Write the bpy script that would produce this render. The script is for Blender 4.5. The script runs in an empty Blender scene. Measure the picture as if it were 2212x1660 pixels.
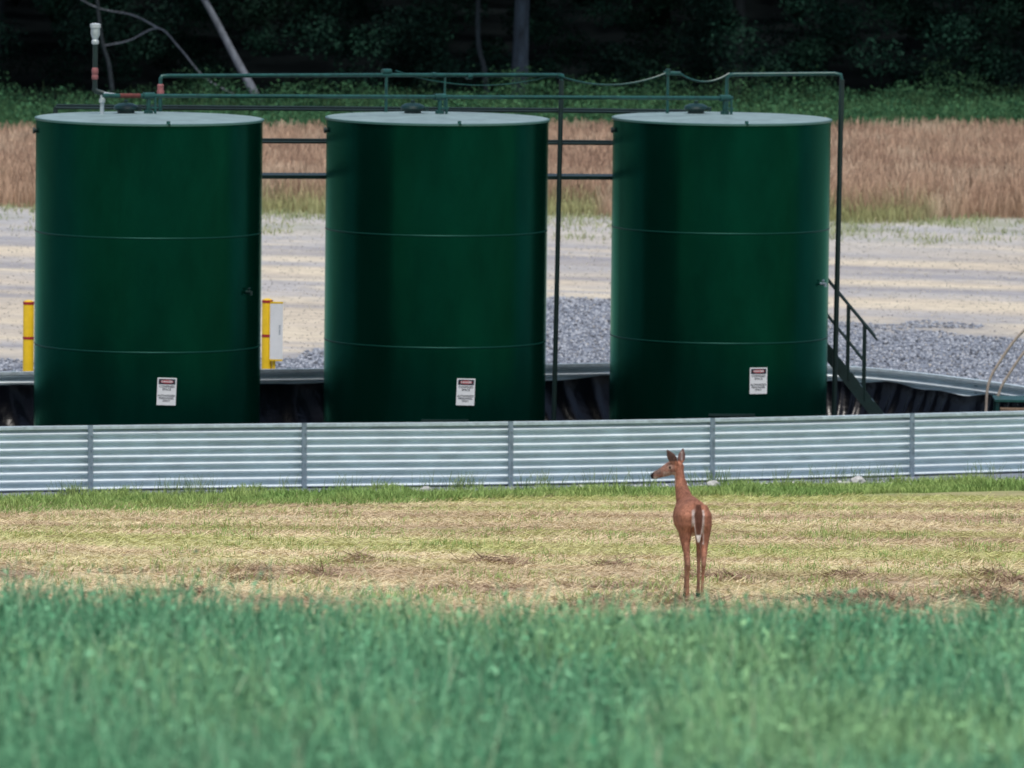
import bpy, bmesh, math, random
import numpy as np
from mathutils import Matrix, Vector
random.seed(5); rng=np.random.default_rng(7)
S=bpy.context.scene; COL=S.collection
S.view_settings.view_transform='Standard'; S.view_settings.look='None'; S.view_settings.exposure=0

# ---------------------------------------------------------------- helpers
TAB=rng.random((256,256))
def vn(x,y,o=0):
    x=np.asarray(x,float)+o*17.3+1000; y=np.asarray(y,float)+o*9.7+1000
    xi=np.floor(x).astype(int); yi=np.floor(y).astype(int); fx=x-xi; fy=y-yi
    fx=fx*fx*(3-2*fx); fy=fy*fy*(3-2*fy)
    a=TAB[xi%256,yi%256]; b=TAB[(xi+1)%256,yi%256]; c=TAB[xi%256,(yi+1)%256]; d=TAB[(xi+1)%256,(yi+1)%256]
    return (a*(1-fx)+b*fx)*(1-fy)+(c*(1-fx)+d*fx)*fy
def fbm(x,y,o=0): return .5*vn(x,y,o)+.3*vn(2.03*x,2.03*y,o+1)+.2*vn(4.1*x,4.1*y,o+2)
def ss(a,b,x):
    t=np.clip((np.asarray(x,float)-a)/(b-a),0,1); return t*t*(3-2*t)
def mix(a,b,t):
    t=np.asarray(t)[...,None]; return np.asarray(a)*(1-t)+np.asarray(b)*t

def mk(name,V,F,mat=None,col=None,smooth=False):
    me=bpy.data.meshes.new(name)
    V=np.asarray(V,dtype=np.float32)
    if isinstance(F,np.ndarray):
        n,k=F.shape
        me.vertices.add(len(V)); me.vertices.foreach_set('co',V.ravel())
        me.loops.add(n*k); me.loops.foreach_set('vertex_index',F.astype(np.int32).ravel())
        me.polygons.add(n); me.polygons.foreach_set('loop_start',np.arange(0,n*k,k,dtype=np.int32))
        me.polygons.foreach_set('loop_total',np.full(n,k,dtype=np.int32))
        me.update(calc_edges=True)
    else:
        me.from_pydata([tuple(map(float,v)) for v in V],[],F); me.update()
    if col is not None:
        at=me.color_attributes.new('Col','FLOAT_COLOR','POINT')
        c=np.ones((len(V),4),dtype=np.float32); c[:,:3]=col
        at.data.foreach_set('color',c.ravel())
    if smooth: me.polygons.foreach_set('use_smooth',np.ones(len(me.polygons),dtype=bool))
    if mat: me.materials.append(mat)
    ob=bpy.data.objects.new(name,me); COL.objects.link(ob); return ob
def empty(name,loc):
    e=bpy.data.objects.new(name,None); e.location=loc; e.empty_display_size=.3; COL.objects.link(e); return e
def top(o,label,cat,group=None,kind=None):
    o["label"]=label; o["category"]=cat
    if group: o["group"]=group
    if kind: o["kind"]=kind
    return o
def adopt(p,c,world=True):
    c.parent=p
    if world: c.matrix_parent_inverse=Matrix.Translation(p.location).inverted()
    return c

def mat(name,base,rough=.6,metal=0,noise=None,bump=None,attr=False,spec=None,tint=None):
    m=bpy.data.materials.new(name); m.use_nodes=True; nt=m.node_tree; N=nt.nodes; L=nt.links
    b=N['Principled BSDF']; b.inputs['Roughness'].default_value=rough; b.inputs['Metallic'].default_value=metal
    if spec is not None: b.inputs['Specular IOR Level'].default_value=spec
    if tint: b.inputs['Specular Tint'].default_value=(*tint,1)
    tc=N.new('ShaderNodeTexCoord')
    if attr:
        a=N.new('ShaderNodeAttribute'); a.attribute_name='Col'; src=a.outputs['Color']
    else:
        r=N.new('ShaderNodeRGB'); r.outputs[0].default_value=(*base,1); src=r.outputs[0]
    if noise:
        sc,lo,hi,vec=noise
        mp=N.new('ShaderNodeMapping'); mp.inputs['Scale'].default_value=vec; L.new(tc.outputs['Object'],mp.inputs[0])
        n=N.new('ShaderNodeTexNoise'); n.inputs['Scale'].default_value=sc; n.inputs['Detail'].default_value=6; n.inputs['Roughness'].default_value=.65
        L.new(mp.outputs[0],n.inputs['Vector'])
        mr=N.new('ShaderNodeMapRange'); mr.inputs['From Min'].default_value=.3; mr.inputs['From Max'].default_value=.7
        mr.inputs['To Min'].default_value=lo; mr.inputs['To Max'].default_value=hi; L.new(n.outputs['Fac'],mr.inputs[0])
        vm=N.new('ShaderNodeVectorMath'); vm.operation='SCALE'; L.new(src,vm.inputs[0]); L.new(mr.outputs[0],vm.inputs['Scale']); src=vm.outputs[0]
    L.new(src,b.inputs['Base Color'])
    if bump:
        sc,st,dist=bump
        n2=N.new('ShaderNodeTexNoise'); n2.inputs['Scale'].default_value=sc; n2.inputs['Detail'].default_value=4; L.new(tc.outputs['Object'],n2.inputs['Vector'])
        bp=N.new('ShaderNodeBump'); bp.inputs['Strength'].default_value=st; bp.inputs['Distance'].default_value=dist
        L.new(n2.outputs['Fac'],bp.inputs['Height']); L.new(bp.outputs[0],b.inputs['Normal'])
    return m

M_tank=mat('tank_green_paint',(.0012,.044,.029),.25,.74,(1.2,.72,1.3,(1,1,.35)),(.9,.22,.025),spec=.2,tint=(.3,.9,.75))
M_roof=mat('tank_roof_sky_sheen',(.22,.31,.31),.5,0,(3,.7,1.2,(1,1,1)),(2,.2,.01))  # grazing sky reflection put into the roof's pale base colour
M_rim=mat('tank_rim_paint',(.06,.15,.13),.35)
M_seam=mat('weld_seam_paint',(.003,.034,.025),.45,spec=.35,tint=(.3,.9,.8))
M_pipe=mat('pipe_green_paint',(.006,.060,.052),.4,0,(8,.6,1.4,(1,1,1)))
M_dark=mat('dark_green_steel',(.004,.02,.018),.5,0,(6,.7,1.3,(1,1,1)))
M_hatch=mat('hatch_green_paint',(.003,.028,.026),.4,0,(6,.7,1.3,(1,1,1)))
M_galv=mat('galvanised_steel',(.84,.93,.96),.38,.30,(2.2,.84,1.05,(1,1,3)))
M_post=mat('galvanised_post',(.26,.33,.39),.5,.3,(7,.7,1.2,(1,1,1)))
M_rail=mat('galvanised_rail',(.62,.73,.78),.4,.2,(7,.7,1.15,(1,1,1)))
M_liner=mat('black_plastic_liner',(.0015,.002,.004),.25,0,(2,.7,1.3,(1,1,1)),(5,.4,.04),spec=.3)
M_white=mat('white_sign_paint',(.80,.82,.82),.5,0,(5,.92,1.03,(1,1,1)))
M_black=mat('black_lettering',(.015,.017,.03),.6)
M_red=mat('red_paint',(.40,.02,.03),.5)
M_dred=mat('dull_red_coupling',(.12,.025,.018),.6,0,(14,.6,1.2,(1,1,1)))
M_pink=mat('faded_red_fitting',(.26,.09,.09),.6,0,(12,.7,1.2,(1,1,1)))
M_yel=mat('yellow_paint',(.85,.55,.01),.45,0,(5,.85,1.05,(1,1,1)))
M_grey=mat('pale_grey_metal',(.50,.56,.58),.45,.2,(12,.7,1.1,(1,1,1)))
M_tan=mat('rusty_tan_tube',(.42,.35,.29),.6,0,(12,.6,1.2,(1,1,1)))
M_wood=mat('weathered_wood',(.22,.15,.10),.8,0,(12,.6,1.2,(1,1,1)))
M_bark=mat('dark_bark',(.02,.03,.035),.9,0,(6,.5,1.4,(1,1,.3)),(14,.6,.04))
M_pale=mat('pale_dead_wood',(.15,.17,.20),.85,0,(6,.5,1.3,(1,1,.3)),(14,.5,.02))
M_veg=mat('vegetation',(0,0,0),.75,attr=True,spec=.12)
M_ground=mat('ground_soil',(0,0,0),.95,0,(5,.78,1.18,(.6,1,1)),(9,.5,.03),attr=True,spec=.1)
M_rock=mat('pale_rock',(.50,.50,.48),.9,0,(9,.6,1.15,(1,1,1)),(12,.5,.03))
M_grav=mat('gravel_stone',(0,0,0),.9,attr=True,spec=.2)
M_deer=mat('deer_coat',(0,0,0),.8,0,(55,.5,1.35,(1,1,.45)),(110,.7,.010),attr=True,spec=.1)

# ---------------------------------------------------------------- terrain
def pad(X): return -.21-.023*np.clip(X,-25,25)
def Yw(X): return 147.1+.57*np.clip(X,-16,12)
def G(X,Y):
    X=np.asarray(X,float); Y=np.asarray(Y,float)
    d=Yw(X)-1.1-Y; D0=147.1-Y; w=ss(0,45,d)
    rise=.0774*np.where(d>0,d*(1-w)+D0*w,0)
    z=-.21-.023*np.clip(X,-25,25)*(1-.7*w)*(1-ss(205,238,Y))+rise
    hay=ss(2,8,d)*(1-ss(95,110,D0))
    z=z+hay*(.11*(fbm(X*.22,Y*.8,3)-.5)+.06*(vn(X*1.1,Y*1.3,5)-.5))
    back=ss(262,420,Y); z=z+back*14+ss(400,1500,Y)*60
    return z
def bound(X):   # edge between coarse gravel and graded sand
    return np.interp(X,[-30,-8,-4.1,.9,6.8,12,30],[166,168,170.6,188,184,183,183])
def edge2(X): return 212.3+.30*X+2.2*(vn(X*.35,0,77)-.5)
def edge3(X): return 236.0+.30*X+2.0*(vn(X*.4,0,79)-.5)
def hay_col(X,Y):
    n1=fbm(X*.06+Y*.02,Y*.36,11); n2=fbm(X*.25,Y*.8,21); n3=fbm(X*.6,Y*.5,31); st=vn(X*.035,Y*.42+.012*X,35)
    c=mix([.72,.615,.40],[.57,.465,.30],ss(.35,.7,n2))
    c=mix(c,[.46,.345,.235],ss(.5,.8,st)*.8)
    gw=np.clip(ss(.48,.62,n1)*.75*ss(90,106,Y)+ss(131,138,Y)*.35+ss(.60,.72,n3)*.5,0,1)
    c=mix(c,[.39,.45,.13],gw*.66)
    c=mix(c,[.29,.195,.145],ss(.58,.68,fbm(X*.6,Y*.6,41)+.12*ss(1,4,X)-.05)*(1-ss(90,100,Y))*.75)
    return c
def ground_col(X,Y):
    n=fbm(X*.07,Y*.35,51); n2=fbm(X*.2,Y*.9,61); n3=vn(X*.05+Y*.01,Y*.9,66); n4=fbm(X*1.2,Y*1.5,69)
    sand=mix([.52,.46,.37],[.40,.39,.385],ss(.35,.65,n)); sand=mix(sand,[.63,.56,.43],ss(.5,.7,n2)*.8)
    sand=mix(sand,[.29,.29,.31],ss(.60,.82,n3)*.8); sand=sand*(.9+.2*n4)[...,None]
    c=sand
    edge=bound(X)+6*(fbm(X*.3,Y*.2,71)-.5)
    c=mix(c,[.21,.235,.28],1-ss(-2,2,Y-edge))
    e2=edge2(X)
    c=mix(c,[.40,.41,.42],ss(-14,-4,Y-e2)*.6)
    gr=ss(-9,1,Y-e2)*ss(.46,.62,fbm(X*.5,Y*.5,81)); c=mix(c,[.24,.27,.15],gr*.7)
    c=mix(c,[.18,.14,.09],ss(-.5,2,Y-e2))
    e3=edge3(X)
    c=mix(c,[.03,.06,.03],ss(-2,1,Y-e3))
    c=mix(c,[.005,.009,.010],ss(16,19,Y-e3))  # forest floor colour taken near black to carry the shade under the trees
    d=Yw(X)-.9-Y
    h=hay_col(X,Y)*.88
    h=mix([.20,.27,.09],h,ss(5,11,d+5*(fbm(X*.2,Y*.2,91)-.5)))
    c=mix(c,h,ss(-.1,.3,d))
    c=mix(c,[.06,.16,.08],1-ss(72,78,Y))
    return c
xs=np.concatenate([-np.geomspace(16.4,1800,26)[::-1],np.arange(-16,16.01,.25),np.geomspace(16.4,1800,26)])
ys=np.concatenate([-np.geomspace(5,300,8)[::-1],np.arange(0,60,2),np.arange(60,150,.33),np.arange(150,262,.6),np.arange(262,330,3),np.geomspace(335,2600,24)])
XX,YY=np.meshgrid(xs,ys); nx=len(xs); ny=len(ys)
V=np.stack([XX,YY,G(XX,YY)],-1).reshape(-1,3)
i=np.arange(nx-1)[None,:]+nx*np.arange(ny-1)[:,None]; i=i.ravel()
F=np.stack([i,i+1,i+1+nx,i+nx],1)
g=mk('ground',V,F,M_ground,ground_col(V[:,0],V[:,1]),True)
top(g,'sloping mown field running down to a pale gravel pad','ground',kind='structure')

# ---------------------------------------------------------------- blades
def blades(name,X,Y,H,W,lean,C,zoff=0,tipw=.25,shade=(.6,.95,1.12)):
    n=len(X); Z=G(X,Y)+zoff
    th=rng.uniform(-1.1,1.1,n); dx=np.cos(th)*W/2; dy=np.sin(th)*W/2
    la=rng.uniform(0,2*np.pi,n); lx=np.cos(la)*lean*H; ly=np.sin(la)*lean*H
    rows=[]
    for t,w in((0,1),(.55,.9),(1,tipw)):
        cx=X+lx*t**1.6; cy=Y+ly*t**1.6; cz=Z+H*t*(1-.15*lean*t)
        rows.append(np.stack([cx-dx*w,cy-dy*w,cz],1)); rows.append(np.stack([cx+dx*w,cy+dy*w,cz],1))
    V=np.stack(rows,1).reshape(-1,3); b=np.arange(n)*6
    F=np.concatenate([np.stack([b,b+1,b+3,b+2],1),np.stack([b+2,b+3,b+5,b+4],1)])
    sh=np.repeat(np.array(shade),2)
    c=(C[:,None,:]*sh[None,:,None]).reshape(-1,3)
    return mk(name,V,F,M_veg,c)
def region(n,y0,y1,k,m):
    Y=rng.uniform(y0,y1,n*2); hw=Y*k+m; keep=rng.random(n*2)<hw/hw.max(); Y=Y[keep][:n]; hw=hw[keep][:n]
    return rng.uniform(-1,1,len(Y))*hw,Y
def leaves(name,P,size,C,flat=.5):
    n=len(P); a=rng.normal(0,1,(n,3)); a/=np.linalg.norm(a,axis=1)[:,None]; b=rng.normal(0,1,(n,3)); b-=a*(a*b).sum(1)[:,None]; b/=np.linalg.norm(b,axis=1)[:,None]
    s=np.asarray(size)[:,None] if np.ndim(size) else size
    a=a*s; b=b*s*flat
    V=np.stack([P-a,P-b,P+a,P+b],1).reshape(-1,3); i=np.arange(n)*4
    return mk(name,V,np.stack([i,i+1,i+2,i+3],1),M_veg,np.repeat(C,4,0))

# foreground crop: plants in clumps, each a spray of arching blades
cx,cy=region(11500,36,63.6,.056,1.0); ph=.48+.34*fbm(cx*1.3,cy*.8,121)+rng.normal(0,.085,len(cx)); ph=np.clip(ph,.25,1.15)-.05*ss(56,63.6,cy)-.008*np.minimum(cx,0)+.022*np.maximum(cx,0)*ss(50,62,cy)
pc=mix([.060,.225,.110],[.22,.46,.26],rng.random(len(cx))*.7+.8*(fbm(cx*2.2,cy*1.2,101)-.38)); pc=mix(pc,[.29,.47,.21],ss(.52,.72,fbm(cx*.6,cy*.35,111))*.6); pc=np.clip(pc,.02,.7)
m=14; X=np.repeat(cx,m)+rng.normal(0,.04,len(cx)*m); Y=np.repeat(cy,m)+rng.normal(0,.04,len(cx)*m)
C=np.repeat(pc,m,0)*rng.uniform(.75,1.25,(len(X),1)); k=rng.random(len(X)); C[k<.04]=[.40,.46,.30]
H=np.repeat(ph,m)*rng.uniform(.55,1.1,len(X))
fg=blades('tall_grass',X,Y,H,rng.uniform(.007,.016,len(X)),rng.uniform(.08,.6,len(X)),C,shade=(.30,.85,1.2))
top(fg,'soft tall green grass growing in front of the mown hay','grass',kind='stuff')
m=4; X=np.repeat(cx,m)+rng.normal(0,.06,len(cx)*m); Y=np.repeat(cy,m)+rng.normal(0,.06,len(cx)*m); hh=np.repeat(ph,m)*rng.uniform(.5,1.02,len(X))
C=np.repeat(pc,m,0)*rng.uniform(.95,1.45,(len(X),1))
top(leaves('grass_seed_heads',np.stack([X,Y,G(X,Y)+hh],1),rng.uniform(.015,.038,len(X)),C,.35),'pale seed heads in the tall green grass','grass',kind='stuff')

# mown hay strands
def strands(name,X,Y,C,lmin,lmax,w,up,lift=0):
    n=len(X); Z=G(X,Y)+rng.uniform(0,.03,n)+lift
    th=rng.uniform(0,2*np.pi,n); L=rng.uniform(lmin,lmax,n); e=rng.beta(1.1,4,n)*up
    d=np.stack([np.cos(th)*np.cos(e),np.sin(th)*np.cos(e),np.sin(e)],1)*L[:,None]
    s=np.stack([-np.sin(th)*.6,np.cos(th)*.3,np.full(n,.7)],1)*w/2
    P=np.stack([X,Y,Z],1)
    V=np.stack([P-s,P+s,P+d+s*.5,P+d-s*.5],1).reshape(-1,3); b=np.arange(n)*4
    return mk(name,V,np.stack([b,b+1,b+2,b+3],1),M_veg,np.repeat(C,4,0))
X,Y=region(240000,79,139,.057,1.2)
C=hay_col(X,Y)*rng.uniform(.74,1.28,(len(X),1))
k=rng.random(len(X)); C[k<.06]=np.array([.30,.21,.15]); C[(k>.9)]*=1.2
hay=strands('mown_hay',X,Y,np.clip(C,0,.9),.04,.16,.009,1.0)
top(hay,'cut dry hay and stubble lying in rows on the slope','hay',kind='stuff')
cx,cy=region(20,82,98,.057,.8); cx=np.concatenate([cx,rng.uniform(3.0,5.6,20)]); cy=np.concatenate([cy,rng.uniform(83.5,88.5,20)])
m=190; X=np.repeat(cx,m)+rng.normal(0,.15,len(cx)*m); Y=np.repeat(cy,m)+rng.normal(0,.3,len(cx)*m)
C=mix([.17,.115,.085],[.50,.37,.25],rng.random(len(X))**1.2)
hp=strands('hay_heap',X,Y,C,.05,.2,.012,1.3); co=np.empty(len(hp.data.vertices)*3,dtype=np.float32); hp.data.vertices.foreach_get('co',co); co=co.reshape(-1,3)
r2=((np.repeat(X,4)-np.repeat(np.repeat(cx,m),4))/.2)**2+((np.repeat(Y,4)-np.repeat(np.repeat(cy,m),4))/.4)**2
co[:,2]+=.08*np.exp(-r2)*np.repeat(rng.random(len(X)),4); hp.data.vertices.foreach_set('co',co.ravel())
top(hp,'small brown heaps of old cut hay','hay',kind='stuff')
# green strip at wall foot
n=75000; X=rng.uniform(-10.5,10.5,n); Y2=Yw(X)-.35-(rng.random(n)**1.25)*(np.interp(X,[-9,0,9],[16,10,8])+4*(vn(X*.5,0,133)-.5))
stony=ss(-2.5,-1,X)*(1-ss(1.2,2.8,(Yw(X)-Y2)))
keep=rng.random(n)>stony*.85; X=X[keep]; Y2=Y2[keep]; n=len(X); stony=stony[keep]
C=mix([.13,.26,.07],[.36,.44,.15],fbm(X*.8,Y2*.6,131))*rng.uniform(.6,1.4,(n,1))
H=(rng.uniform(.04,.11,n)+.12*ss(.5,.75,fbm(X*1.3,Y2,141)))*(1-.4*stony)
st=blades('short_grass',X,Y2,H,rng.uniform(.008,.016,n),rng.uniform(.1,.8,n),C)
top(st,'short ragged green grass along the foot of the steel wall','grass',kind='stuff')
cx=rng.uniform(-8,9,40); q=20; X=np.repeat(cx,q)+rng.normal(0,.12,40*q); Y2=Yw(X)-rng.uniform(.25,.6,40*q)
C=mix([.12,.22,.07],[.30,.36,.14],rng.random(len(X)))
top(blades('wall_weeds',X,Y2,rng.uniform(.08,.34,len(X)),np.full(len(X),.008),rng.uniform(.1,.6,len(X)),C),'wispy weeds growing up against the steel wall','weeds',kind='stuff')
cx,cy=region(240,84,132,.057,1); X=np.repeat(cx,45)+rng.normal(0,.2,len(cx)*45); Y=np.repeat(cy,45)+rng.normal(0,.4,len(cx)*45)
C=mix([.20,.33,.10],[.44,.50,.19],rng.random(len(X)))
tf=blades('grass_tuft',X,Y,rng.uniform(.03,.12,len(X)),np.full(len(X),.011),rng.uniform(.1,.7,len(X)),C)
top(tf,'green regrowth tufts poking through the hay','grass',kind='stuff')

# dry grass beyond the pad
n=160000; X=rng.uniform(-20,20,n); e2=edge2(X); Y=e2+(edge3(X)-e2)*rng.random(n)
t=fbm(X*.25,Y*.5,151)
C=mix([.52,.36,.25],[.39,.255,.18],ss(.3,.7,t)); C=mix(C,[.60,.47,.34],ss(.52,.72,fbm(X*1.1,Y*.6,161))*.7)
fr=(1-ss(0,1.8,Y-e2-1.5*fbm(X*.6,Y*0,171)))*ss(.40,.6,vn(X*.6,0,175)); C=mix(C,[.30,.34,.14],fr*.8)
C=C*rng.uniform(.8,1.22,(n,1))
H=rng.uniform(.55,1.0,n)*(1-.45*fr)*(1-.35*(1-ss(0,2,Y-e2)))
bg=blades('dry_grass',X,Y,H,rng.uniform(.010,.026,n),rng.uniform(.05,.4,n),C,tipw=.6,shade=(.8,.97,1.07))
top(bg,'tall tan dry grass beyond the gravel pad','grass',kind='stuff')
cx=rng.uniform(-18,18,260); cy=edge2(cx)-rng.random(260)**2.2*8
X=np.repeat(cx,26)+rng.normal(0,.3,260*26); Y=np.repeat(cy,26)+rng.normal(0,.5,260*26)
C=mix([.22,.29,.12],[.42,.42,.25],rng.random(len(X)))
w=blades('low_weeds',X,Y,rng.uniform(.03,.18,len(X)),np.full(len(X),.02),rng.uniform(.1,.8,len(X)),C,shade=(.9,1,1.1))
top(w,'sparse low weeds growing on the rim of the gravel','weeds',kind='stuff')

# leafy weed belt
N0=5600; cx=rng.uniform(-21,21,N0); q=rng.random(N0)*19; cy=edge3(cx)+q; ch=.26+.80*fbm(cx*.8,cy*.4,181)+rng.normal(0,.10,N0)+.75*ss(8,19,q)*ss(.40,.70,fbm(cx*.45,cy*.1,183))
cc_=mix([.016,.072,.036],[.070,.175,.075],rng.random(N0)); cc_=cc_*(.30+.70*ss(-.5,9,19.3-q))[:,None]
m=28; X=np.repeat(cx,m)+rng.normal(0,.18,N0*m); Y=np.repeat(cy,m)+rng.normal(0,.17,N0*m); u=rng.random(N0*m)
Z=G(X,Y)+np.repeat(ch,m)*u**.6
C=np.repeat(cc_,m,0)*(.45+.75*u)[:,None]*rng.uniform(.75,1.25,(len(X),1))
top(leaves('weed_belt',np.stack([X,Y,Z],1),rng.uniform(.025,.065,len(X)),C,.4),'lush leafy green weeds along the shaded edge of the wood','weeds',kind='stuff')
n=30000; X=rng.uniform(-21,21,n); qq=rng.random(n)*19; Y=edge3(X)+qq; hh=.3+.85*fbm(X*.8,Y*.4,181)*rng.uniform(.7,1.15,n)
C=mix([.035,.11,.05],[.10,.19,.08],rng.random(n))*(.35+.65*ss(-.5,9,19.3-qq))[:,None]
top(blades('weed_stems',X,Y,hh,rng.uniform(.012,.025,n),rng.uniform(.1,.5,n),C,shade=(.5,.8,1.15)),'upright green stems along the edge of the wood','weeds',kind='stuff')

# ---------------------------------------------------------------- tubes
def ring_tube(pts,rad,seg=10):
    pts=[Vector(p) for p in pts]; V=[];F=[]
    rad=rad if hasattr(rad,'__len__') else [rad]*len(pts)
    prev=None
    for k,p in enumerate(pts):
        if k==0: t=pts[1]-p
        elif k==len(pts)-1: t=p-pts[k-1]
        else: t=(pts[k+1]-p).normalized()+(p-pts[k-1]).normalized()
        t.normalize()
        if prev is None: u=t.orthogonal().normalized()
        else:
            u=prev-t*prev.dot(t); u.normalize()
        prev=u; v=t.cross(u)
        for s in range(seg):
            a=2*math.pi*s/seg; V.append(p+(u*math.cos(a)+v*math.sin(a))*rad[k])
    for k in range(len(pts)-1):
        for s in range(seg):
            F.append((k*seg+s,k*seg+(s+1)%seg,(k+1)*seg+(s+1)%seg,(k+1)*seg+s))
    F.append(tuple(range(seg))[::-1]); F.append(tuple((len(pts)-1)*seg+s for s in range(seg)))
    return V,F
def box(c,d):
    x,y,z=c; a,b,e=d[0]/2,d[1]/2,d[2]/2
    V=[(x+i*a,y+j*b,z+k*e) for k in(-1,1) for j in(-1,1) for i in(-1,1)]
    return V,[(0,2,3,1),(4,5,7,6),(0,1,5,4),(2,6,7,3),(0,4,6,2),(1,3,7,5)]
def beam(p,q,w,h):
    p=Vector(p);q=Vector(q);t=(q-p).normalized();s=t.cross(Vector((0,0,1)))
    s=s.normalized() if s.length>1e-4 else Vector((1,0,0)); u=s.cross(t)
    V=[c+s*i*w/2+u*j*h/2 for c in(p,q) for j in(-1,1) for i in(-1,1)]
    return V,[(0,1,3,2),(4,6,7,5),(0,4,5,1),(2,3,7,6),(0,2,6,4),(1,5,7,3)]
def lathe(prof,seg=32,c=(0,0,0)):
    V=[];F=[]
    for r,z in prof:
        for s in range(seg):
            a=2*math.pi*s/seg; V.append((c[0]+r*math.cos(a),c[1]+r*math.sin(a),c[2]+z))
    for k in range(len(prof)-1):
        for s in range(seg): F.append((k*seg+s,k*seg+(s+1)%seg,(k+1)*seg+(s+1)%seg,(k+1)*seg+s))
    if prof[0][0]>0.001: F.append(tuple(range(seg))[::-1])
    if prof[-1][0]>0.001: F.append(tuple((len(prof)-1)*seg+s for s in range(seg)))
    return V,F
def join(*ps):
    V=[];F=[]
    for v,f in ps:
        o=len(V); V+=[tuple(x) for x in v]; F+=[tuple(i+o for i in q) for q in f]
    return V,F
def mesh(name,vf,m,smooth=False,ang=35):
    o=mk(name,np.array([tuple(v) for v in vf[0]]),vf[1],m)
    if smooth:
        o.data.polygons.foreach_set('use_smooth',np.ones(len(o.data.polygons),dtype=bool))
        o.data.set_sharp_from_angle(angle=math.radians(ang))
    return o

# ---------------------------------------------------------------- tanks
R=1.83; HT=5.5
def text_mesh(name,body,size,m,bold=0):
    cu=bpy.data.curves.new(name,'FONT'); cu.body=body; cu.size=size; cu.align_x='CENTER'; cu.align_y='CENTER'; cu.offset=bold; cu.resolution_u=2; cu.space_line=.92
    t=bpy.data.objects.new(name,cu); COL.objects.link(t); dg=bpy.context.evaluated_depsgraph_get(); dg.update()
    me=bpy.data.meshes.new_from_object(t.evaluated_get(dg)); bpy.data.objects.remove(t); me.materials.clear(); me.materials.append(m)
    o=bpy.data.objects.new(name,me); COL.objects.link(o); return o
shell_prof=[(R,0),(R,1.815)]+[(R+.005,1.822),(R+.005,1.834),(R,1.841)]+[(R,3.645),(R+.005,3.652),(R+.005,3.664),(R,3.671),(R,5.45),(R+.022,5.455),(R+.022,5.485),(R-.01,5.49)]
def make_tank(loc,sign_ang,sign_h,sign_tilt,valve,label):
    e=empty('storage_tank',loc); top(e,label,'storage tank',group='row of green storage tanks')
    def P(o): o.parent=e; return o
    sh=P(mesh('shell',lathe(shell_prof,128),M_tank,True,25))
    sh.data.materials.append(M_seam); sh.data.materials.append(M_rim)
    for p in sh.data.polygons:
        z=p.center.z
        if (1.816<z<1.84) or (3.646<z<3.67): p.material_index=1
        if z>5.46 and len(p.vertices)==4: p.material_index=2
    P(mesh('roof',lathe([(R-.012,5.491),(R-.1,5.493),(.3,5.52),(.001,5.522)],96),M_roof,True,40))
    h=(-.42,.95,5.48)
    P(mesh('hatch',join(lathe([(.14,0),(.14,.07),(.19,.08),(.205,.11),(.19,.15),(.12,.185),(.001,.20)],28,h),lathe([(.035,.18),(.035,.24),(.001,.245)],10,h),box((h[0]+.22,h[1],h[2]+.1),(.08,.08,.07))),M_hatch,True))
    def polar(a,r,z): return (r*math.sin(a),-r*math.cos(a),z)
    a=math.radians(-80); P(mesh('lug',join(ring_tube([polar(a,R-.03,5.28),polar(a,R+.05,5.28)],.035),ring_tube([polar(a,R+.03,5.28),polar(a,R+.06,5.28)],.05)),M_dark,True))
    a=math.radians(12); P(mesh('lug',join(box(polar(a,R-.04,5.51),(.06,.05,.05)),ring_tube([polar(a,R-.06,5.51),polar(a,R+.04,5.48)],.02)),M_pipe,True))
    V=[];F=[]
    for s in range(13):
        a=math.radians(-6+24*s/12)
        for r,z in((R+.002,.62),(R+.05,.62),(R+.05,.66),(R+.002,.66)): V.append(polar(a,r,z))
    for s in range(12):
        for q in range(4): F.append((s*4+q,s*4+(q+1)%4,s*4+4+(q+1)%4,s*4+4+q))
    F+= [(0,1,2,3),(48,51,50,49)]
    P(mesh('cleanout_ledge',(V,F),M_dark))
    if valve:
        a=math.radians(valve[0]); z=valve[1]
        P(mesh('valve',join(ring_tube([polar(a,R-.02,z),polar(a,R+.09,z)],.026),ring_tube([polar(a,R+.09,z+.02),polar(a,R+.09,z-.05)],.024),ring_tube([polar(a,R+.05,z),polar(a,R+.05,z+.06)],.012),ring_tube([polar(a-.02,R+.05,z+.06),polar(a+.02,R+.05,z+.06)],.012)),valve[2],True))
    a=math.radians(sign_ang); s=mesh('danger_sign',box((0,0,0),(.31,.44,.006)),M_white); s.parent=e
    s.matrix_local=Matrix.Translation(polar(a,R+.018,sign_h))@Matrix.Rotation(a,4,'Z')@Matrix.Rotation(math.radians(90),4,'X')@Matrix.Rotation(math.radians(sign_tilt),4,'Z')
    def Q(o,z,x=0,y=0): o.parent=s; o.location=(x,y,z); return o
    Q(mesh('header_panel',box((0,0,0),(.27,.085,.002)),M_black),.005,0,.158)
    V=[(.105*math.cos(t),.030*math.sin(t),0) for t in np.linspace(0,2*math.pi,28,endpoint=False)]
    Q(mesh('red_oval',(V,[tuple(range(28))]),M_red),.0075,0,.158)
    Q(text_mesh('lettering','DANGER',.046,M_white,.001),.009,0,.158)
    Q(text_mesh('lettering','CONFINED\nSPACE',.050,M_black,.0012),.0045,0,.055)
    Q(text_mesh('lettering','AUTHORIZED\nPERSONNEL\nONLY',.045,M_black,.0012),.0045,0,-.11)
    return e
T=[((-5.907,150,-.074)),((-1.28,153,-.18)),((3.472,156,-.29))]
make_tank(T[0],12.0,1.21,-2,(62,2.75,M_dark),'tall dark green steel tank beside the tall vent stack')
make_tank(T[1],16.5,1.11,-2,None,'tall dark green steel tank standing between two others')
make_tank(T[2],19.9,1.21,0,(66,2.77,M_post),'tall dark green steel tank beside the metal stairs')

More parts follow.
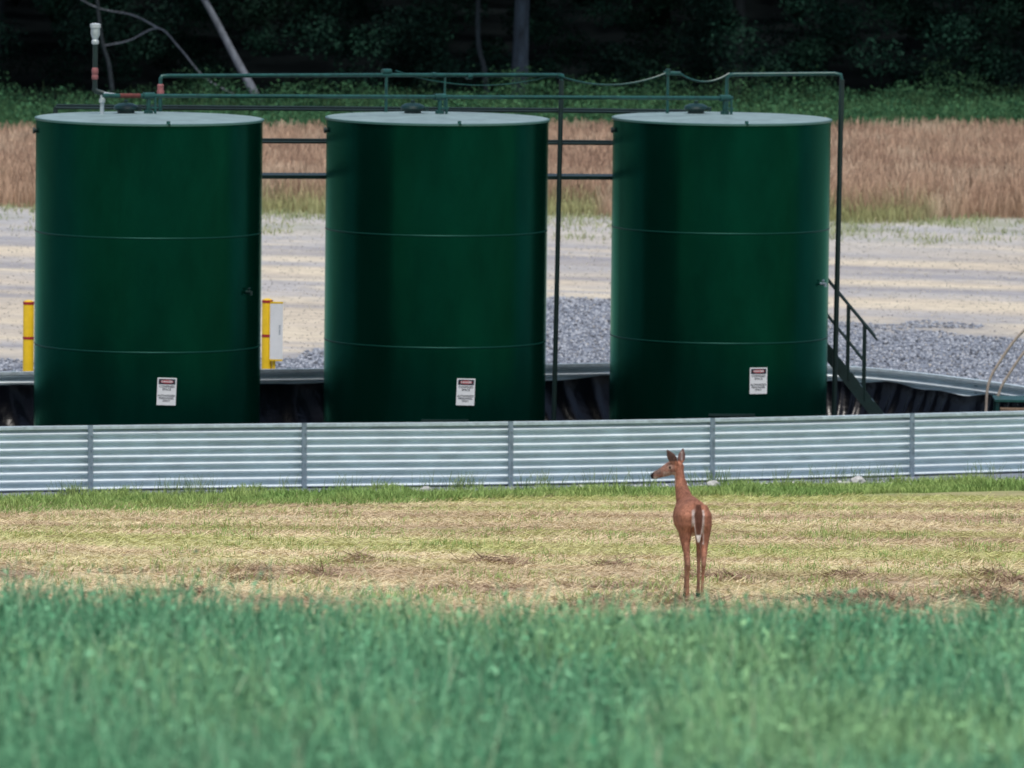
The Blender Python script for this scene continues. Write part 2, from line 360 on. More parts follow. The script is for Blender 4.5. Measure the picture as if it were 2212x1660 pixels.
# ---------------------------------------------------------------- pipes
def YB(x): return 150.9+.6*(x+5.96)
def ZB(x): return 5.74-.0235*(x+6.68)
def YA(x): return 152+.655*(x+5.81)
pts=[(x,YB(x),ZB(x)) for x in(-6.68,-5.96,-3,-1.25,1,3.53,3.66)]
lp=join(ring_tube(pts,.034,12),
  *[join(ring_tube([(x,YB(x),ZB(x)+.03),(x,YB(x),zt)],.038),ring_tube([(x,YB(x),zt+.06),(x,YB(x),zt-.02)],.075),ring_tube([(x-.09,YB(x)-.05,ZB(x)),(x+.09,YB(x)+.05,ZB(x))],.055),ring_tube([(x+.11,YB(x),ZB(x)-.02),(x+.11,YB(x),zt)],.022),box((x+.07,YB(x),zt+.1),(.16,.04,.03))) for x,zt in((-5.96,5.43),(-1.25,5.33),(3.53,5.22))])
header=mesh('header_pipe',lp,M_pipe,True)
L0=empty('header_line',(-5.96,150.9,5.44)); adopt(L0,header)
adopt(L0,mesh('red_coupling',ring_tube([(-6.42,YB(-6.42),ZB(-6.42)),(-6.10,YB(-6.10),ZB(-6.10))],.039),M_dred,True))
top(L0,'long green header pipe joining the three tank roofs','pipe')
vx,vy=-6.82,150.6
vs=empty('vent_stack',(-6.70,150.6,5.42))
adopt(vs,mesh('riser',join(ring_tube([(-6.70,vy,5.38),(-6.70,vy,5.80)],.034),ring_tube([(-6.70,vy,5.62),(-6.70,vy,5.68)],.05),ring_tube([(-6.70,vy,5.77),(-6.60,vy+.1,5.75),(-6.45,YB(-6.45),5.735)],.03)),M_grey,True))
adopt(vs,mesh('stand_pipe',join(ring_tube([(vx,vy,5.80),(vx,vy,6.60)],.042),ring_tube([(vx-.02,vy,5.86),(vx+.03,vy,5.80),(-6.68,vy,5.77)],.045)),M_dark,True))
adopt(vs,mesh('red_fitting',lathe([(.045,0),(.055,.02),(.055,.06),(.045,.08),(.055,.11),(.055,.17),(.04,.2)],16,(vx,vy,5.99)),M_pink,True))
adopt(vs,mesh('vent_cap',lathe([(.045,0),(.06,.02),(.06,.06),(.045,.08),(.05,.1),(.075,.16),(.075,.27),(.088,.275),(.088,.33),(.05,.345),(.001,.35)],20,(vx,vy,6.56)),M_grey,True))
top(vs,'slender vent stack with grey cap and red fitting','vent')
def sag(a,b,d,n=14):
    a=Vector(a);b=Vector(b); return [a.lerp(b,t/n)-Vector((0,0,4*d*(t/n)*(1-t/n))) for t in range(n+1)]
pA=lambda x,z:(x,YA(x),z)
px=.77
va=empty('vent_line',(px,YA(px),pad(px)))
adopt(va,mesh('vent_pipe',join(ring_tube([pA(-5.81,5.40),pA(-5.81,5.94),pA(-5.79,5.985),pA(-5.7,5.99),pA(-2.15,5.93),pA(px-.08,5.87),pA(px-.01,5.84),pA(px,5.76)],.034,12),
   ring_tube([pA(-2.15,5.29),pA(-2.15,6.02)],.028),ring_tube([pA(-2.22,5.99),pA(-2.08,5.99)],.045),ring_tube([pA(-1.18,5.9),pA(-1.18,5.33)],.02),
   ring_tube([pA(-.82,5.88),pA(-.74,5.88)],.055),ring_tube([pA(-1.4,5.915),pA(-1.34,5.915)],.045),ring_tube([pA(px-.05,5.86),pA(px+.02,5.84)],.05)),M_pipe,True))
adopt(va,mesh('post',ring_tube([pA(px,5.78),pA(px-.06,pad(px))],.042,12),M_dark,True))
adopt(va,mesh('red_fitting',lathe([(.045,0),(.06,.02),(.06,.09),(.05,.11),(.056,.18),(.04,.2)],16,pA(-5.81,5.66)),M_pink,True))
adopt(va,mesh('cable',join(ring_tube(sag(pA(-2.0,6.0),pA(.6,5.86),.2),.011,6),ring_tube(sag(pA(px,5.84),(2.57,157,5.9),.17),.016,6)),M_pipe,True))
top(va,'green vent pipe on a tall post with a slack cable','pipe')
vb=empty('vent_line',(5.51,157.3,pad(5.5)))
adopt(vb,mesh('vent_pipe',join(ring_tube([(3.58,157.4,5.18),(3.58,157.4,5.80),(3.62,157.4,5.85),(3.7,157.4,5.86),(5.4,157.3,5.90),(5.50,157.3,5.88),(5.52,157.3,5.78)],.034,12),ring_tube([(2.57,157,5.18),(2.57,157,5.92)],.026),ring_tube([(2.5,157,5.89),(2.78,157.1,5.88)],.036),ring_tube([(2.57,157,5.86),(2.57,157,5.96)],.045)),M_pipe,True))
adopt(vb,mesh('post',ring_tube([(5.52,157.3,5.8),(5.47,157.3,float(pad(5.5)))],.045,12),M_dark,True))
adopt(vb,mesh('cable',ring_tube(sag((2.75,157.1,5.9),(3.62,157.4,5.88),.15),.018,6),M_pipe,True))
top(vb,'green vent pipe leading to a tall post by the stairs','pipe')

# ---------------------------------------------------------------- catwalk and stairs
def YC(x): return min(150+.64*(x+5.9)+2.55,158.05)
def zc(x): return 4.26-.03*(x+3.7)
cw=empty('catwalk',(-3.7,YC(-3.7),pad(-3.7)))
xsC=[-7.5,-5.9,-3.7,-1.3,1.1,2.9]
deck=[];
for a,b in zip(xsC[:-1],xsC[1:]): deck.append(beam((a,YC(a),zc(a)),(b,YC(b),zc(b)),.75,.06))
adopt(cw,mesh('deck',join(*deck),M_dark))
rl=[]
for off in(-.37,.37):
    for h in(.58,1.12): rl.append(ring_tube([(x,YC(x)+off,zc(x)+h) for x in xsC],.022,8))
    for x in(-7.5,-5.9,-1.3,2.9): rl.append(ring_tube([(x,YC(x)+off,zc(x)),(x,YC(x)+off,zc(x)+1.12)],.022,8))
adopt(cw,mesh('railing',join(*rl),M_dark,True))
for x in(-7.3,-5.9,-1.3,2.9): adopt(cw,mesh('support_post',join(*[ring_tube([(x,YC(x)+o,float(pad(x))),(x,YC(x)+o,zc(x)-.04)],.04,8) for o in(-.33,.33)]),M_dark,True))
top(cw,'dark steel catwalk with railing behind the tanks','walkway')
stt=empty('staircase',(5.9,158,pad(5.9)))
p0=Vector((2.95,0,4.07)); p1=Vector((6.55,0,-.33))
for y in(157.65,158.45): adopt(stt,mesh('stringer',beam(p0+Vector((0,y,0)),p1+Vector((0,y,0)),.04,.19),M_dark))
nst=18
adopt(stt,mesh('treads',join(*[box((p0.x+(p1.x-p0.x)*(k+.5)/nst,158.05,p0.z+(p1.z-p0.z)*(k+.5)/nst),(.24,.76,.03)) for k in range(nst)]),M_dark))
for y in(157.63,158.47):
    a=p0+Vector((0,y,1.12)); b=Vector((6.2,y,1.36)); a2=a-Vector((0,0,.5)); b2=Vector((6.02,y,.94))
    q=[ring_tube([a,b],.02,8),ring_tube([a2,b2],.016,8)]
    for x in(3.6,4.4,5.1,5.72,6.0):
        zz=p0.z+(p1.z-p0.z)*(x-p0.x)/(p1.x-p0.x); zr=a.z+(b.z-a.z)*(x-a.x)/(b.x-a.x); q.append(ring_tube([(x,y,zz),(x,y,zr)],.018,8))
    adopt(stt,mesh('handrail',join(*q),M_dark,True))
top(stt,'steep dark green metal stairs with handrails beside a tank','stairs')

# ---------------------------------------------------------------- containment wall
CP=[(-13.2,140.4),(-9.85,142.0),(-6.56,143.8),(-3.28,145.5),(-.04,147.1),(3.2,149.0),(6.5,151.2),(9.5,153.6),(9.3,156.2),(7.9,158.6),(5.9,160.4),(3.4,160.3),(1.14,159.0),(-3.7,155.8),(-8.2,153.3),(-12,151.2),(-15,148.4),(-15.4,143.4)]
nC=len(CP)
def cr(k,t):
    p=[Vector(CP[(k+j)%nC]) for j in(-1,0,1,2)]
    return .5*((2*p[1])+(-p[0]+p[2])*t+(2*p[0]-5*p[1]+4*p[2]-p[3])*t*t+(-p[0]+3*p[1]-3*p[2]+p[3])*t**3)
NS=16; path=[]
for k in range(nC):
    for j in range(NS): path.append(cr(k,j/NS))
NP=len(path)
tan=[(path[(i+1)%NP]-path[i-1]).normalized() for i in range(NP)]
WH=1.02
wall=empty('containment_wall',(-.04,147.1,pad(-.04)))
prof=[(.064*math.sin(2*math.pi*z/.123-.6),z) for z in np.linspace(0,WH-.03,132)]
def sweep(i0,i1,prof):
    V=[];F=[];m=len(prof)
    for i in range(i0,i1+1):
        p=path[i%NP]; t=tan[i%NP]; o=Vector((t.y,-t.x)); b=float(pad(p.x))
        for d,z in prof: V.append((p.x+o.x*d,p.y+o.y*d,b+z))
    for i in range(i1-i0):
        for k in range(m-1): F.append((i*m+k,(i+1)*m+k,(i+1)*m+k+1,i*m+k+1))
    return V,F
for k in range(nC): adopt(wall,mesh('corrugated_panel',sweep(k*NS,(k+1)*NS,prof),M_galv,True,80))
rp=[(.068,WH-.045),(.070,WH),(-.070,WH+.002),(-.070,WH-.045)]
adopt(wall,mesh('top_rail',sweep(0,NP,rp),M_rail))
for k in range(nC):
    p=path[k*NS]; t=tan[k*NS]; o=Vector((t.y,-t.x)); b=float(pad(p.x)); V=[]
    for z in(-.06,WH+.015):
        for d,s in((.066,-.038),(.096,-.038),(.096,.038),(.066,.038)): V.append((p.x+o.x*d+t.x*s-.012*(z>0),p.y+o.y*d+t.y*s,b+z))
    pr=(V,[(3,2,1,0),(4,5,6,7),(0,1,5,4),(1,2,6,5),(2,3,7,6),(3,0,4,7)])
    bolts=[]
    for z in(.15,.4,.65,.88):
        c=Vector((p.x+o.x*.094,p.y+o.y*.094,b+z)); bolts.append(ring_tube([c,c+Vector((o.x,o.y,0))*.014],.013,6))
    adopt(wall,mesh('post',join(pr,*bolts),M_post))
V=[];F=[];nr=12; sub=6
tot=NP*sub
for i in range(tot+1):
    f=(i/sub)%NP; i0=int(f)%NP; fr=f-int(f); p=path[i0].lerp(path[(i0+1)%NP],fr); t=tan[i0].lerp(tan[(i0+1)%NP],fr).normalized(); o=Vector((-t.y,t.x)); b=float(pad(p.x))
    arc=i/sub*.22
    for r in range(nr):
        q=r/(nr-1); z=(WH-.25+.03*math.sin(arc*1.7)+.02*math.sin(arc*4.1))*(1-q)+.03*q
        fold=(.5+.5*math.sin(arc*13+3*float(vn(arc*.8,0,7))*3+q*2.0*math.sin(arc*.9)))**2*.07*(.25+q*.9)
        d=.078+fold+q*q*.35
        V.append((p.x+o.x*d,p.y+o.y*d,b+z))
for i in range(tot):
    for r in range(nr-1): F.append((i*nr+r,i*nr+r+1,(i+1)*nr+r+1,(i+1)*nr+r))
adopt(wall,mesh('plastic_liner',(V,F),M_liner,True,60))
inner=[]
for i in range(0,NP,4):
    t=tan[i]; inner.append((path[i].x-t.y*.3,path[i].y+t.x*.3,float(pad(path[i].x))+.02))
adopt(wall,mesh('liner_floor',(inner,[tuple(range(len(inner)))]),M_liner))
top(wall,'low corrugated galvanised steel wall ringing the tanks, lined with black plastic','wall')

# crossover rails
sx=empty('crossover_step',(8.4,153.6,pad(8.4)))
for dy,dx in((0,0),(.75,.2)):
    arc=[(7.86,-.36),(7.86,.55),(7.90,1.0),(8.08,1.36),(8.43,1.84),(8.9,2.12),(9.6,2.15),(10.3,1.9),(10.6,1.3),(10.65,-.45)]
    P=[Vector((x+dx,153.5+dy,z-dx*1.3*(z>0))) for x,z in arc]; sm=[]
    for k in range(len(P)-1):
        a=P[max(k-1,0)];b=P[k];c=P[k+1];d=P[min(k+2,len(P)-1)]
        for j in range(5):
            t=j/5; sm.append(.5*((2*b)+(c-a)*t+(2*a-5*b+4*c-d)*t*t+(3*b-a-3*c+d)*t**3))
    sm.append(P[-1]); adopt(sx,mesh('handrail',ring_tube(sm,.023,8),M_tan,True))
adopt(sx,mesh('platform',join(box((8.5,153.9,.70),(1.0,.85,.035)),box((8.05,153.55,.15),(.06,.06,1.06)),box((8.95,153.55,.15),(.06,.06,1.06)),box((8.05,154.25,.15),(.06,.06,1.06)),box((8.95,154.25,.15),(.06,.06,1.06))),M_pipe))
adopt(sx,mesh('tread',join(box((8.5,153.5,.56),(.82,.3,.05)),box((8.5,153.38,.35),(.82,.04,.35))),M_wood))
top(sx,'step platform with curved rusty handrails over the wall','steps')

# ---------------------------------------------------------------- bollards
def bollard(x,y,ht,label,r=.092):
    b=float(G(x,y)); e=empty('bollard',(x,y,b)); top(e,label,'bollard',group='yellow safety bollards')
    o=mesh('post',lathe([(r,0),(r,ht-.05),(r*.85,ht-.015),(r*.4,ht),(.001,ht+.004)],24),M_yel,True); o.parent=e
    for z in(ht-.07,ht-.66):
        q=mesh('red_band',lathe([(r+.003,0),(r+.003,.045)],24,(0,0,z)),M_red,True); q.parent=e
    return e
bollard(-8.2,157,1.93,'yellow steel bollard with red bands on the gravel')
bollard(-4.22,159.4,1.92,'yellow steel bollard beside a narrow white marker board')
mb=empty('marker_board',(-4.05,159.3,G(-4.05,159.3)))
z0=float(G(-4.05,159.3))
adopt(mb,mesh('post',box((-4.1,159.34,z0+.9),(.05,.03,1.8)),M_yel))
adopt(mb,mesh('board',box((-4.06,159.3,1.25),(.22,.02,.97)),M_white))
for zz in(.755,1.745): adopt(mb,mesh('yellow_edge',box((-4.06,159.3,zz),(.22,.024,.03)),M_yel))
o=text_mesh('lettering','PIPELINE',.045,M_post,0); o.matrix_world=Matrix.Translation((-4.0,159.286,1.28))@Matrix.Rotation(math.radians(90),4,'X')@Matrix.Rotation(math.radians(90),4,'Z'); 
o.parent=mb; o.matrix_parent_inverse=Matrix.Translation(mb.location).inverted()
top(mb,'narrow white vertical marker board with yellow edging','sign')

# ---------------------------------------------------------------- stones
def stones(name,X,Y,r,C,m):
    n=len(X); Z=G(X,Y)
    base=np.array([(1,0,0),(0,1,0),(-1,0,0),(0,-1,0),(0,0,1),(0,0,-1)],float)
    sc=rng.uniform(.6,1.3,(n,6,1)); V=base[None]*sc*r[:,None,None]; V[:,:,2]*=.75
    a=rng.uniform(0,6.28,n); c,s=np.cos(a)[:,None],np.sin(a)[:,None]
    x=V[:,:,0]*c-V[:,:,1]*s; y=V[:,:,0]*s+V[:,:,1]*c
    V=np.stack([x+X[:,None],y+Y[:,None],V[:,:,2]+Z[:,None]+r[:,None]*.2],-1).reshape(-1,3)
    f=np.array([(0,1,4),(1,2,4),(2,3,4),(3,0,4),(1,0,5),(2,1,5),(3,2,5),(0,3,5)])
    F=(np.arange(n)[:,None,None]*6+f[None]).reshape(-1,3)
    return mk(name,V,F,m,np.repeat(C,6,0))
n=65000; X=rng.uniform(-10,12.5,n); Y=rng.uniform(154.5,192,n)
k=(Y<bound(X)+4*(fbm(X*.3,Y*.2,71)-.5)*2)&(Y>np.interp(X,[-8.2,-3.7,1.14,6,9.6],[153.9,156.4,159.6,161,156])); X=X[k];Y=Y[k]
C=mix([.16,.18,.22],[.44,.47,.52],rng.random(len(X))); C[rng.random(len(X))<.18]*=.4
top(stones('gravel',X,Y,rng.uniform(.018,.055,len(X)),C,M_grav),'coarse blue grey crushed stone around the wall','gravel',kind='stuff')
X=rng.uniform(-16,16,22000);Y=rng.uniform(170,214,22000); C=mix([.24,.24,.24],[.66,.60,.50],rng.random(22000))
top(stones('pebbles',X,Y,rng.uniform(.008,.028,22000),C,M_grav),'scattered pale pebbles on the graded sand','pebbles',kind='stuff')
X=rng.uniform(-2.2,9,900); Y=Yw(X)-.5-rng.random(900)**1.1*2.4; C=mix([.40,.41,.42],[.68,.68,.66],rng.random(900))
top(stones('rubble',X,Y,rng.uniform(.02,.055,900),C,M_grav),'small pale stones spilled along the foot of the wall','stones',kind='stuff')
def rock(x,y,r):
    bm=bmesh.new(); bmesh.ops.create_icosphere(bm,subdivisions=2,radius=r)
    for v in bm.verts: v.co*=random.uniform(.8,1.15); v.co.z*=.75
    me=bpy.data.meshes.new('rock'); bm.to_mesh(me); bm.free(); me.materials.append(M_rock)
    o=bpy.data.objects.new('rock',me); o.location=(x,y,float(G(x,y))+r*.7); o.rotation_euler[2]=random.random()*6; COL.objects.link(o)
    top(o,'pale weathered rock in the grass at the wall foot','rock',group='rocks at the foot of the wall')
for x,r in((-1.33,.10),(-1.0,.06),(1.1,.08),(3.2,.11),(5.55,.13),(5.35,.07),(6.1,.06),(4.4,.055),(2.6,.05),(-.5,.05)): rock(x,float(Yw(x))-2.2,r)

# ---------------------------------------------------------------- wood edge
def trunk(pts,r0,r1,m):
    P=[Vector(p) for p in pts]; n=len(P); sm=[]
    for k in range(n-1):
        a=P[max(k-1,0)];b=P[k];c=P[k+1];d=P[min(k+2,n-1)]
        for j in range(6):
            t=j/6; sm.append(.5*((2*b)+(c-a)*t+(2*a-5*b+4*c-d)*t*t+(3*b-a-3*c+d)*t**3))
    sm.append(P[-1]); N=len(sm); return ring_tube(sm,[r0+(r1-r0)*i/(N-1) for i in range(N)],10)
def cloud(cs,n,rad,size,c0,c1):
    P=[];C=[]
    for c in cs:
        q=rng.normal(0,1,(n,3)); q/=np.linalg.norm(q,axis=1)[:,None]; q*=(rng.random((n,1))**.45)*rad*rng.uniform(.6,1.3); q[:,2]*=.7
        P.append(q+np.array(c)); C.append(mix(c0,c1,rng.random(n)*rng.uniform(.05,1)))
    P=np.concatenate(P); return P,rng.uniform(size*.6,size*1.4,len(P)),np.concatenate(C)
def tree(x,y,pts,r0,r1,label,limbs,top_h,m=M_bark):
    z=float(G(x,y)); e=empty('tree',(x,y,z)); top(e,label,'tree',group='trees at the edge of the wood')
    parts=[trunk([(x+a,y+b,z-.1+c) for a,b,c in pts],r0,r1,m)]
    cs=[]
    ex,ey,ez=pts[-1]
    for k in range(limbs):
        a=random.random()*6.28; h=top_h*random.uniform(.45,.95); f=h/top_h
        bx=x+ex*f; by=y+ey*f; L=random.uniform(1.5,3)
        q=(bx+math.cos(a)*L,by+math.sin(a)*L,z+h+random.uniform(.4,1.4)); parts.append(trunk([(bx,by,z+h-.3),((bx+q[0])/2,(by+q[1])/2,z+h+.2),q],r1*.8,.02,m)); cs.append(q)
    cs.append((x+ex,y+ey,z+ez))
    adopt(e,mesh('trunk',join(*parts),m,True))
    P,s,C=cloud(cs,260,1.5,.16,[.02,.06,.025],[.05,.12,.05]); adopt(e,leaves('crown',P,s,C))
tree(.1,258,[(0,0,0),(.03,0,2),(.1,.1,6),(0,0,12)],.27,.12,'stout dark grey tree trunk at the edge of the wood',9,11,mat('grey_bark',(.045,.065,.085),.9,0,(6,.4,1.5,(1,1,.3)),(14,.8,.06)))
tree(-.72,257,[(0,0,0),(-.15,0,1.2),(-.35,0,2.6),(-.2,0,8)],.09,.05,'slender curved young tree beside a stout trunk',6,7.5)
tree(-11.1,257,[(0,0,0),(-.15,0,1.2),(-.45,0,2.6),(-.9,0,8)],.07,.04,'thin bare sapling rising out of the weeds',5,7.5)
tree(6.3,266,[(0,0,0),(.1,0,3),(0,0,11)],.2,.1,'dark shaded tree trunk deep in the wood',8,10)
tree(13,270,[(0,0,0),(-.2,0,3),(0,0,11)],.2,.1,'dark tree trunk half hidden by leaves',8,10)
tree(-15,266,[(0,0,0),(.2,0,3),(0,0,11)],.2,.1,'dark tree trunk at the edge of the wood',8,10)
lt=mesh('fallen_trunk',join(trunk([(-6.95,257,-.3),(-7.75,257.3,1.1),(-8.55,257.6,2.55),(-11,258.5,6.8)],.13,.07,M_pale),trunk([(-8.7,257.6,2.7),(-8.2,257.2,3.6),(-8.1,257.2,4.4)],.04,.015,M_pale)),M_pale,True)
top(lt,'pale dead tree trunk leaning out of the weeds','dead tree')
db=mesh('dead_branch',join(trunk([(-7.7,257,.1),(-8.6,257,.6),(-9.3,257,1.4),(-9.9,257,1.95),(-10.7,257,1.6),(-11.4,257,1.45)],.028,.018,M_pale),trunk([(-9.9,257,1.95),(-10.6,257,2.3),(-11.6,257,2.5),(-12.5,257,3.0)],.026,.015,M_pale)),M_pale,True)
top(db,'bare pale branch arching over the weeds','branch')
def bands(n,x0,x1,y0,y1,z0,z1): return [(random.uniform(x0,x1),random.uniform(y0,y1),random.uniform(z0,z1)) for _ in range(n)]
cs=bands(95,5.0,19,260,269,.2,4.5)+bands(46,-6,-.2,260,267,.2,4.5)+bands(34,0,6,262,268,.1,4.5)+bands(26,-20,-11,260,268,.1,4)+bands(26,-12,-5,262,272,.1,3)
P,s,C=cloud(cs,480,.85,.062,[.002,.013,.010],[.020,.072,.044]);  # leaf colours kept very dark, the shade of the wood is in them
top(leaves('understorey',P,s,C),'dim leafy understorey hanging in deep shade','foliage',kind='stuff')
n=16000; X=rng.uniform(-55,55,n);Y=rng.uniform(259,340,n);Z=G(X,Y)+rng.uniform(5,12,n); Z=np.where(Y>277,G(X,Y)+rng.uniform(1.5,12,n),Z)  # upper leaves lie above the view, added to darken the wood below
C=mix([.006,.015,.012],[.014,.035,.024],rng.random(n)); C=C*np.where(Z<7,.3,1)[:,None]  # woodland shade put into the colour, low leaves darkest
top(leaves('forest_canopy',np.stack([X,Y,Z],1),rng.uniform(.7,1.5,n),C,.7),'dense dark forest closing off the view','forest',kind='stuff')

# ---------------------------------------------------------------- deer
def loft(secs,up=(0,0,1),seg=16):
    P=[Vector(s[:3]) for s in secs]; V=[];F=[]; up=Vector(up)
    for k,p in enumerate(P):
        t=(P[min(k+1,len(P)-1)]-P[max(k-1,0)]).normalized(); s=t.cross(up).normalized(); u=s.cross(t)
        for j in range(seg):
            a=2*math.pi*j/seg; V.append(p+s*math.cos(a)*secs[k][3]+u*math.sin(a)*secs[k][4])
    for k in range(len(P)-1):
        for j in range(seg): F.append((k*seg+j,k*seg+(j+1)%seg,(k+1)*seg+(j+1)%seg,(k+1)*seg+j))
    F.append(tuple(range(seg))[::-1]); F.append(tuple((len(P)-1)*seg+j for j in range(seg)))
    return V,F
parts=[]
parts.append(loft([(0,-.03,.82,.02,.03),(0,-.01,.81,.08,.10),(0,.08,.79,.120,.145),(0,.2,.77,.135,.155),(0,.38,.75,.152,.170),(0,.56,.735,.156,.180),(0,.70,.745,.134,.175),(0,.80,.765,.10,.135),(0,.85,.78,.05,.07)],seg=24))
for sx_ in(-1,1):
    X0=.074*sx_
    parts.append(loft([(X0,.10,.88,.042,.08),(X0*1.05,.09,.79,.082,.150),(X0*1.15,.09,.70,.078,.142),(X0*1.18,.08,.61,.058,.105),(X0*1.15,.04,.53,.040,.068),(X0*1.08,-.01,.46,.030,.050),(X0*1.0,-.06,.395,.024,.042),(X0*.98,-.075,.36,.024,.038),(X0*.95,-.06,.31,.0165,.024),(X0*.93,-.035,.2,.0145,.019),(X0*.93,-.02,.11,.017,.022),(X0*.93,.0,.07,.0145,.018),(X0*.93,.02,.035,.020,.027),(X0*.93,.03,0,.024,.035),(X0*.93,.03,-.01,.02,.03)],up=(0,1,0)))
    fx=.06*sx_+.045
    parts.append(loft([(fx,.68,.80,.05,.08),(fx,.67,.66,.055,.085),(fx,.66,.54,.036,.05),(fx,.66,.44,.024,.031),(fx,.665,.38,.024,.029),(fx,.66,.3,.016,.021),(fx,.66,.12,.0145,.019),(fx,.675,.05,.020,.025),(fx,.685,0,.024,.033)],up=(0,1,0)))
parts.append(loft([(-.01,.60,.76,.10,.12),(-.03,.69,.86,.084,.115),(-.055,.76,.97,.062,.084),(-.07,.80,1.06,.048,.062),(-.075,.825,1.13,.045,.052),(-.075,.83,1.17,.038,.04)],up=(0,1,0)))
parts.append(loft([(-.035,.83,1.13,.02,.03),(-.06,.83,1.14,.045,.058),(-.11,.83,1.152,.056,.068),(-.165,.825,1.14,.052,.062),(-.215,.82,1.115,.040,.050),(-.26,.815,1.097,.034,.041),(-.30,.81,1.082,.031,.035),(-.33,.808,1.072,.024,.026),(-.342,.807,1.07,.012,.012)],up=(0,0,1)))
def ear(b,t,w):
    b=Vector(b);t=Vector(t); secs=[]
    for f,k in((-.1,.45),(.1,.7),(.3,1.0),(.5,1.0),(.7,.78),(.87,.42),(1,.12)):
        p=b.lerp(t,f); secs.append((p.x,p.y,p.z,.010,max(w*k,.006)))
    return loft(secs,up=(1,0,0))
parts.append(ear((-.108,.785,1.185),(-.200,.74,1.315),.043))
parts.append(ear((-.060,.87,1.18),(-.030,.90,1.315),.038))
parts.append(loft([(0.01,.02,.92,.02,.02),(.012,-.035,.89,.032,.022),(.016,-.065,.82,.046,.022),(.018,-.08,.74,.048,.020),(.02,-.083,.66,.036,.018),(.02,-.08,.56,.010,.010)],up=(0,1,0)))
vf=join(*parts)
tmp=mk('tmp',np.array([tuple(v) for v in vf[0]]),vf[1])
bm=bmesh.new(); bm.from_mesh(tmp.data); bmesh.ops.recalc_face_normals(bm,faces=bm.faces); bm.to_mesh(tmp.data); bm.free()
md=tmp.modifiers.new('r','REMESH'); md.mode='VOXEL'; md.voxel_size=.006
m2=tmp.modifiers.new('s','SMOOTH'); m2.factor=.5; m2.iterations=4
dg=bpy.context.evaluated_depsgraph_get(); dg.update()
dm=bpy.data.meshes.new_from_object(tmp.evaluated_get(dg)); bpy.data.objects.remove(tmp)
nv=len(dm.vertices); co=np.empty(nv*3,dtype=np.float32); dm.vertices.foreach_get('co',co); co=co.reshape(-1,3).astype(float)
x,y,zc_=co.T
c=mix([.41,.185,.12],[.26,.115,.075],ss(.3,.7,fbm(x*14+y*7,zc_*11,201)))
c=mix(c,[.21,.095,.065],ss(.84,.94,zc_)*(y<.7)*.5)
c=mix(c,[.44,.26,.19],(1-ss(.30,.52,zc_))*.5)
c=mix(c,[.24,.14,.10],(zc_<.40)*(zc_>.30)*(y<.1)*.4)
c=mix(c,[.58,.46,.41],(1-ss(.56,.68,zc_))*ss(.36,.5,zc_)*(1-ss(.03,.055,np.abs(x-.005)))*(y<.3)*.9)
tl=(y<-.012)&(zc_>.54)&(zc_<.90)
tw=np.interp(zc_,[.55,.62,.70,.80,.88,.92],[.004,.018,.033,.040,.029,.02])
ed=ss(-.010,.008,np.abs(x-.018)-tw); body_w=1-ss(.046,.066,np.abs(x-.018))
c=mix(c,[.74,.66,.62],tl*ed*body_w*(1-ss(.82,.88,zc_))*.92); c=mix(c,[.09,.04,.028],tl*(1-ed)*.92)
c=mix(c,[.78,.73,.71],(y<0)&(zc_<.63)&(zc_>.50)&(np.abs(x-.02)<.03))
hd=zc_>1.0
c=mix(c,[.22,.145,.12],hd*(x<-.12)*(x>=-.318)*.6)
c=mix(c,[.02,.015,.015],hd*(x<-.315)); c=mix(c,[.50,.43,.39],hd*(x<-.27)*(x>=-.315)*(zc_<1.075)*.8)
c=mix(c,[.12,.09,.08],hd*(x<-.25)*(x>=-.315)*(zc_>1.09)*.7)
c=mix(c,[.55,.44,.38],hd*(zc_<1.115)*(x>-.23)*(x<-.11)*(y<.87)*.5)
de=np.sqrt((x+.165)**2+(zc_-1.154)**2); c=mix(c,[.5,.38,.3],(1-ss(.018,.024,de))*(y<.80)*.5); c=mix(c,[.01,.008,.008],(1-ss(.010,.015,de))*(y<.81))
ea=(zc_>1.21); c=mix(c,[.12,.08,.075],ea*.85)
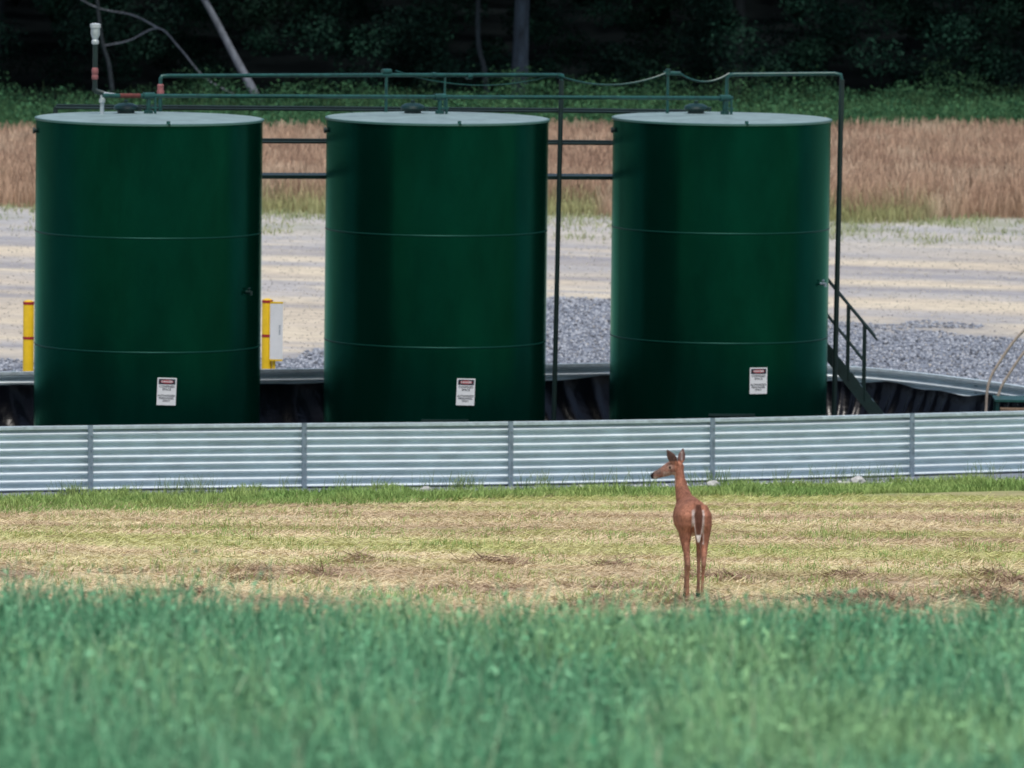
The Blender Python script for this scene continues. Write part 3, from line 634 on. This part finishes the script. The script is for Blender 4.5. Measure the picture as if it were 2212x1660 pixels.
c=mix(c,[.40,.33,.31],ea*(np.abs(x+.045)<.011)*(zc_<1.29)*.7)
c=mix(c,[.03,.025,.025],zc_<.035)
at=dm.color_attributes.new('Col','FLOAT_COLOR','POINT'); cc=np.ones((nv,4),dtype=np.float32); cc[:,:3]=c; at.data.foreach_set('color',cc.ravel())
dm.polygons.foreach_set('use_smooth',np.ones(len(dm.polygons),dtype=bool)); dm.materials.clear(); dm.materials.append(M_deer)
deer=bpy.data.objects.new('deer',dm); COL.objects.link(deer)
dx,dy=1.72,85.9; deer.location=(dx,dy,float(G(dx,dy))); deer.rotation_euler=(0,0,math.radians(5)); deer.scale=(1,1,1.045)
top(deer,'slim reddish brown doe seen from behind with its head turned','deer')

# ---------------------------------------------------------------- light, sky, camera
w=bpy.data.worlds.new('World'); S.world=w; w.use_nodes=True; nt=w.node_tree; bgd=nt.nodes['Background']
AZ,EL=174,68
sk=nt.nodes.new('ShaderNodeTexSky'); sk.sky_type='NISHITA'; sk.sun_disc=False; sk.sun_elevation=math.radians(EL); sk.sun_rotation=math.radians(AZ); sk.air_density=1.0; sk.dust_density=3
nt.links.new(sk.outputs[0],bgd.inputs[0]); bgd.inputs[1].default_value=.13
sl=bpy.data.lights.new('sun','SUN'); sl.energy=2.6; sl.angle=math.radians(18); sl.color=(1,.96,.9)
so=bpy.data.objects.new('sun',sl); COL.objects.link(so)
az=math.radians(AZ); el=math.radians(EL)
dirv=Vector((math.sin(az)*math.cos(el),math.cos(az)*math.cos(el),math.sin(el)))
so.rotation_euler=dirv.to_track_quat('Z','Y').to_euler(); so.location=(0,60,60)
cam=bpy.data.cameras.new('camera'); co_=bpy.data.objects.new('camera',cam); COL.objects.link(co_)
cam.sensor_width=36; cam.lens=326.9; cam.clip_start=1; cam.clip_end=6000
co_.matrix_world=Matrix.Translation((0,0,13.75))@Matrix.Rotation(math.radians(90-4.793),4,'X')@Matrix.Rotation(math.radians(.7),4,'Z')
cam.dof.use_dof=True; cam.dof.focus_distance=110; cam.dof.aperture_fstop=5.0
S.camera=co_
